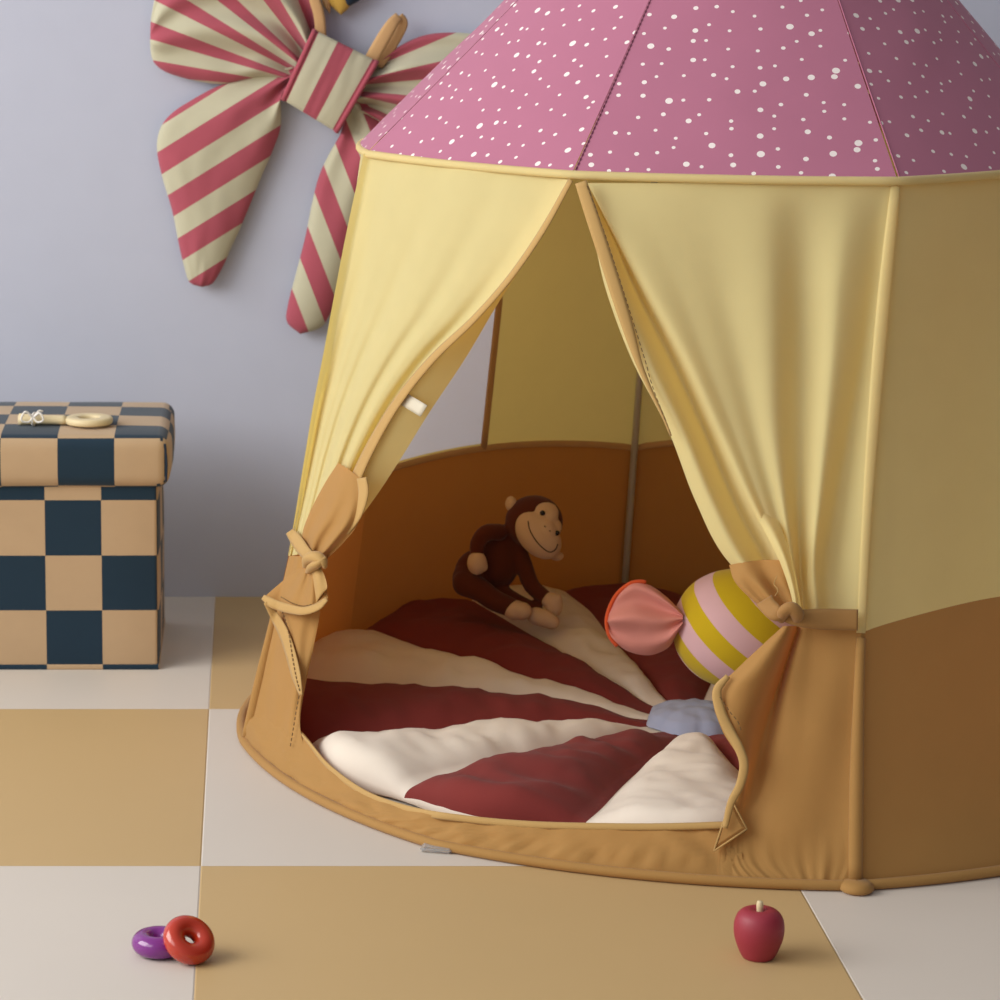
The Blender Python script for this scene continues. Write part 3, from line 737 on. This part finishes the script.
tube('edging', [pl(x, y, .006) for x, y in ((646, 582), (638, 581.5), (629, 584), (617, 594), (609.5, 608), (606.5, 622), (609.5, 636), (617, 646))], .0028, M_orange, fan, n=40)
tube('wrapper_end', [aty(x, y, 3.83) for x, y in ((803, 632), (818, 634), (838, 638), (850, 640))], [.012, .035, .055, .02], M_candypink, candy, n=16, seg=20, flat=.5)

# ------------------------------------------------------------------ storage box
def rbox(name, lo, hi, rad, mat, parent, uvfn, seg=4, puff=0, cuts=6):
    bm = bmesh.new(); lo = Vector(lo); hi = Vector(hi); c_ = (lo + hi) / 2; s_ = hi - lo
    bmesh.ops.create_cube(bm, size=1, matrix=Matrix.Translation(c_) @ Matrix.Diagonal((*s_, 1)))
    bmesh.ops.bevel(bm, geom=bm.edges[:], offset=rad, segments=seg, affect='EDGES', profile=.5)
    bmesh.ops.subdivide_edges(bm, edges=[e for e in bm.edges if e.calc_length() > rad * 2.2], cuts=cuts, use_grid_fill=True)
    bm.normal_update(); me = D.meshes.new(name); lay = bm.loops.layers.uv.new('UVMap')
    for f in bm.faces:
        f.smooth = True
        for l in f.loops: l[lay].uv = uvfn(l.vert.co, f.normal)
    if puff:
        for v in bm.verts:
            q = (v.co - c_); k = Vector((1 - min(1, abs(2 * q.x / s_.x)) ** 2, 1 - min(1, abs(2 * q.y / s_.y)) ** 2, 1 - min(1, abs(2 * q.z / s_.z)) ** 2))
            v.co += Vector((v.normal.x * k.y * k.z, v.normal.y * k.x * k.z, v.normal.z * k.x * k.y)) * puff + v.normal * .0012 * noise.noise(v.co * 14)
    o_ = world_loc(parent)
    for v in bm.verts: v.co -= o_
    bm.to_mesh(me); bm.free(); me.materials.append(mat)
    o = D.objects.new(name, me); C.objects.link(o); o.parent = parent; return o
CKS = .0838; bx1 = -.1385; bx0 = bx1 - 6 * CKS; by0 = 4.188; by1 = by0 + .30
zb = .006
box = thing('storage_box', 'upholstered storage box in navy and tan checks standing against the wall', 'storage box', ((bx0 + bx1) / 2, (by0 + by1) / 2, 0))
def uvb(p, n):
    if abs(n.y) >= abs(n.x) and abs(n.y) >= abs(n.z): return ((p.x - bx1) / CKS + 40, (p.z - zb - .002) / CKS + 21)
    if abs(n.x) > abs(n.z): return ((p.y - by0) / CKS + 40, (p.z - zb - .002) / CKS + 21)
    return ((p.x - bx1) / CKS + 40, (p.y - by0) / CKS + 20)
zl = aty(100, 489, by0 - .012).z
rbox('body', (bx0, by0, .004), (bx1, by1, zl + .01), .006, M_check, box, uvb, puff=.002)
rbox('base_trim', (bx0 - .001, by0 - .001, 0.0), (bx1 + .001, by1 + .001, .008), .002, M_check, box, lambda p, n: ((p.x - bx1) / CKS + 40, .5), cuts=2)
lx1 = bx1 + .017; lx0 = bx0 - .012; ly0 = by0 - .012; ly1 = by1 + .012; zt = aty(100, 434, ly0 + .02).z
lxo = lx1 - .0 
def uvl(p, n):
    # cloth wraps from the top over the front and over the ends
    u = (p.x + .2015) / CKS; 
    if abs(n.x) > max(abs(n.y), abs(n.z)): u = (lx1 + .2015 + zt - p.z) / CKS
    v = (p.y - ly0 - .004) / CKS if abs(n.z) >= abs(n.y) or abs(n.x) > .7 else ((p.z - zt + .004) / CKS if n.y < 0 else (p.y - ly0) / CKS + 10)
    return (u + 41, v + 20)
rbox('lid', (lx0, ly0, zl), (lx1, ly1, zt), .018, M_check, box, uvl, puff=.004, seg=5)
# piping seam on the lid's end
tube('lid_seam', [Vector((lx1 - .004, ly0 + .004, zl + .01)), Vector((lx1 - .003, ly0 + .003, zl + .04)), Vector((lx1 - .006, ly0 + .006, zt - .012))], .0016, M_navy, box, n=12, seg=8)

# ------------------------------------------------------------------ wooden teether on the lid
tz = zt + .004; rc = atz(89, 421.5, tz + .004)
tt = thing('wooden_teether', 'pale wooden ring toy with a handle tied in white string on the checked box lid', 'wooden toy', (rc.x, rc.y, tz))
prof_ = []
for a in range(24):
    an = 2 * PI * a / 24; prof_.append((.0255 + .0105 * (abs(math.cos(an)) ** .6) * (1 if math.cos(an) > 0 else -1), .0062 + .0058 * (abs(math.sin(an)) ** .6) * (1 if math.sin(an) > 0 else -1)))
prof_.append(prof_[0]); lathe('ring', prof_, M_wood, tt, (rc.x, rc.y, tz), 48)
hx = rc.x - .034; hl = atz(20, 417, tz + .006)
for dy in (-.006, .006):
    a = Vector((hx, rc.y + dy * .8, tz + .0062)); b = Vector((hl.x, rc.y + dy * 1.5 + .004, tz + .007))
    tube('handle', [a, a.lerp(b, .5), b], [.0062, .0060, .0072], M_wood, tt, seg=12, n=12)
sc_ = atz(34, 417, tz + .012); sc_.z = tz + .009
tube('string', [sc_ + Vector((.004 * math.cos(a) * .5, .015 * math.cos(a), .009 * math.sin(a))) for a in [2 * PI * i / 24 for i in range(24)]], .0017, M_string, tt, closed=True, seg=8)
for k, (dx, dz) in enumerate(((-.016, .004), (.014, .002))):
    tube('string', [sc_ + Vector((0, -.014, .004)), sc_ + Vector((dx * .7, -.018, .010 + dz)), sc_ + Vector((dx * 1.1, -.019, .002)), sc_ + Vector((dx * .5, -.017, -.002)), sc_ + Vector((0, -.014, .004))], .0015, M_string, tt, n=24, seg=8)
tube('string', [sc_ + Vector((0, -.014, .004)), sc_ + Vector((.008, -.012, .014)), sc_ + Vector((.014, -.010, .013))], .0014, M_string, tt, n=12, seg=8)

# ------------------------------------------------------------------ striped butterfly wings on the wall
WW = WY - .022
pw = lambda x, y, d: aty(x, y, WW - d)
wings = thing('butterfly_wings', 'large cream and pink striped fabric butterfly wings hanging on the wall', 'costume wings', aty(330, 80, WY - .004))
fold_u = lambda n, ph: (lambda u, v: .018 * math.sin(2 * PI * n * v + ph + .6 * math.sin(4 * u)) * (1 - u) ** 1.1 * sm(0, .04, u) + .0025 * noise.noise(Vector((u * 6, v * 5, ph))))
lobe('upper_wing', [(322, 42), (314, -5), (292, -42), (245, -66), (195, -56), (163, -25), (152, 12), (150, 42)],
     [(292, 80), (262, 77), (225, 84), (197, 81), (168, 73), (155, 64), (151, 54), (150, 42)], .030, pw, M_wing2, wings, fold=fold_u(3.2, .8),
     uvlin=lambda x, y: ((lambda a: (a if a < 42 else 42 + (a - 42) * .69) / 11 - .45 + 10)(math.degrees(math.atan2(92 - y, 335 - x))), 0), nv=70, tip=4, start=.6)
lobe('upper_wing', [(366, 72), (384, 57), (405, 43), (430, 34), (465, 33), (500, 40), (522, 62), (528, 92)],
     [(352, 112), (372, 118), (400, 135), (435, 150), (475, 150), (508, 135), (524, 112), (528, 92)], .030, pw, M_wing2, wings, fold=fold_u(3.0, 2.0),
     uvlin=lambda x, y: (math.degrees(math.atan2(88 - y, x - 325)) / 18 - .275 + 10, 0), nv=70, tip=4, start=.6)
lobe('lower_wing', [(296, 66), (266, 72), (241, 79), (216, 87), (190, 101), (171, 114), (160, 129), (157, 150), (163, 180), (172, 210), (179, 245), (185, 270), (190, 283), (202, 287)],
     [(284, 96), (281, 98), (281, 110), (280, 130), (270, 157), (262, 175), (254, 195), (247, 212), (240, 229), (232, 246), (226, 260), (219, 274), (212, 284), (202, 287)],
     .022, pw, M_wing, wings, fold=lambda u, v: .008 * math.sin(2 * PI * 2.2 * v + 3) * (1 - u) ** 4 + .002 * noise.noise(Vector((u * 8, v * 5, 3))), uvlin=lambda x, y: ((.53 * x + .85 * y) / 42 - 5.32 + .25 + 10, 0), nu=70, nv=50, tip=8, start=.5)
lobe('lower_wing', [(343, 112), (341, 132), (329, 154), (319, 176), (312, 203), (305, 238), (296, 273), (288, 304), (287, 322), (300, 334)],
     [(360, 98), (392, 130), (385, 160), (372, 195), (360, 230), (350, 262), (340, 290), (330, 314), (320, 328), (300, 334)],
     .022, pw, M_wing, wings, fold=lambda u, v: .008 * math.sin(2 * PI * 1.7 * v + 1) * (1 - u) ** 3, uvlin=lambda x, y: ((.93 * x - .36 * y) / 37 - 5.28 + .25 + 10, 0), nu=70, nv=50, tip=8, start=.5)
# centre band
V = []; UV = []; nu, nv = 30, 40
TL, TR, BR, BL = Vector((315, 30, 0)), Vector((377, 61, 0)), Vector((336, 132, 0)), Vector((283, 100, 0))
for i in range(nu):
    s = -.12 + 1.24 * i / (nu - 1)
    for j in range(nv):
        v = j / (nv - 1); sc2 = min(1, max(0, s)); q = TL.lerp(TR, v).lerp(BL.lerp(BR, v), sc2); over = max(0, -s) + max(0, s - 1)
        d = .052 - .012 * (2 * sc2 - 1) ** 2 - over * .38 - .004 * abs(2 * v - 1) ** 4 + .0015 * noise.noise(Vector((v * 9, s * 2, 1)))
        V.append(pw(q.x, q.y, d)); UV.append(((v - .37) / .56 + 10 if v < .9 else (v - .93) / .56 + 10 + 1.0, s))
band = link('centre_band', V, grid_faces(nu, nv), two_tone('band_stripes', stripes_fac(.45), srgb(190, 186, 160), srgb(170, 82, 96)), wings, uv=UV)
for v in (0, 1):
    a, b = (TL, BL) if v == 0 else (TR, BR)
    tube('piping', [pw(a.lerp(b, t).x, a.lerp(b, t).y, .050 - .012 * (2 * t - 1) ** 2 - .002) for t in [i / 12 for i in range(13)]], .0042, M_pinkedge, band, seg=10)
pst = lambda x, y, o: aty(x, y, WW - .012 - o)
ribbon('strap', [(369, 64, .01), (380, 44, .012), (392, 24, .012), (399, 16, .006)], [14, 14, 13, 9], M_strap, wings, place=pst, off=0, n=24)
ribbon('strap', [(399, 16, .006), (403, 24, .0), (394, 42, -.004), (378, 66, -.004)], [9, 10, 10, 10], M_strap, wings, place=pst, off=0, n=24)
ribbon('strap', [(321, 38, .01), (319, 15, .012), (312, -10, .012), (306, -40, .008)], 11, M_strap, wings, place=pst, off=0, n=24)

# second hanging piece above, only its lower tip is in view
hg = thing('hanging_costume', 'navy and mustard fabric costume hanging at the top edge above the striped wings', 'costume', aty(335, -40, WY - .01))
lobe('mustard_wing', [(300, -70), (312, -30), (322, -5), (333, 8), (341, 15)], [(350, -70), (356, -35), (354, -10), (350, 6), (341, 15)], .018, pw, M_must, hg, tip=5)
lobe('navy_wing', [(345, -70), (346, -35), (342, -8), (341, 0), (348, 7)], [(385, -70), (378, -35), (368, -12), (360, 0), (348, 7)], .022, pw, M_navy, hg, tip=5)
lobe('strap_end', [(322, -40), (320, -10), (323, 5)], [(334, -40), (332, -10), (330, 14)], .012, pw, M_strap, hg, tip=6)

# ------------------------------------------------------------------ apple and rings on the floor
ap = atz(758, 957.5, .0); asz = 26.5 * ap.y * CP / F * 1.02
apple = thing('wooden_apple', 'small dark red toy apple with a pale stem standing on the tan floor tile', 'toy apple', (ap.x, ap.y, 0))
pr = [(.0, .03), (.45, .0), (.62, .04), (.80, .38), (.95, .82), (1.0, 1.2), (.97, 1.52), (.86, 1.80), (.66, 1.98), (.42, 2.04), (.22, 1.98), (.08, 1.88), (0, 1.85)]
pf_ = resample([(r, z, 0) for r, z in pr], 44)
lathe('body', [(max(.0001, p.x) * asz, max(0, p.y) * asz) for p in pf_], M_apple, apple, (ap.x, ap.y, 0), 56)
tube('stem', [(ap.x, ap.y, asz * 1.8), (ap.x, ap.y, asz * 2.12), (ap.x, ap.y, asz * 2.35)], [.0036, .0034, .0038, .0030], M_wood, apple, n=10, seg=14)
r1 = atz(159, 945, .010); sc1 = r1.y * CP / F
tag(torus('toy_ring', (r1.x, r1.y, .0130), 17.8 * sc1, .0120, M_purple), 'glossy purple toy ring lying flat on the white tile', 'toy ring')
c2 = atz(188.5, 942, .021); 
nrm = Vector((.36, -.56, .75)).normalized(); mt = nrm.to_track_quat('Z', 'Y').to_matrix()
RR, rr2 = 17.2 * sc1, .0118
# rests on the floor with its lowest point
low = rr2 + RR * math.sqrt(max(0, 1 - nrm.z ** 2)); c2 = atz(189, 940, low)
tag(torus('toy_ring', c2, RR, rr2, M_redlac, mtx=mt), 'glossy red orange toy ring leaning tilted against the purple one', 'toy ring')
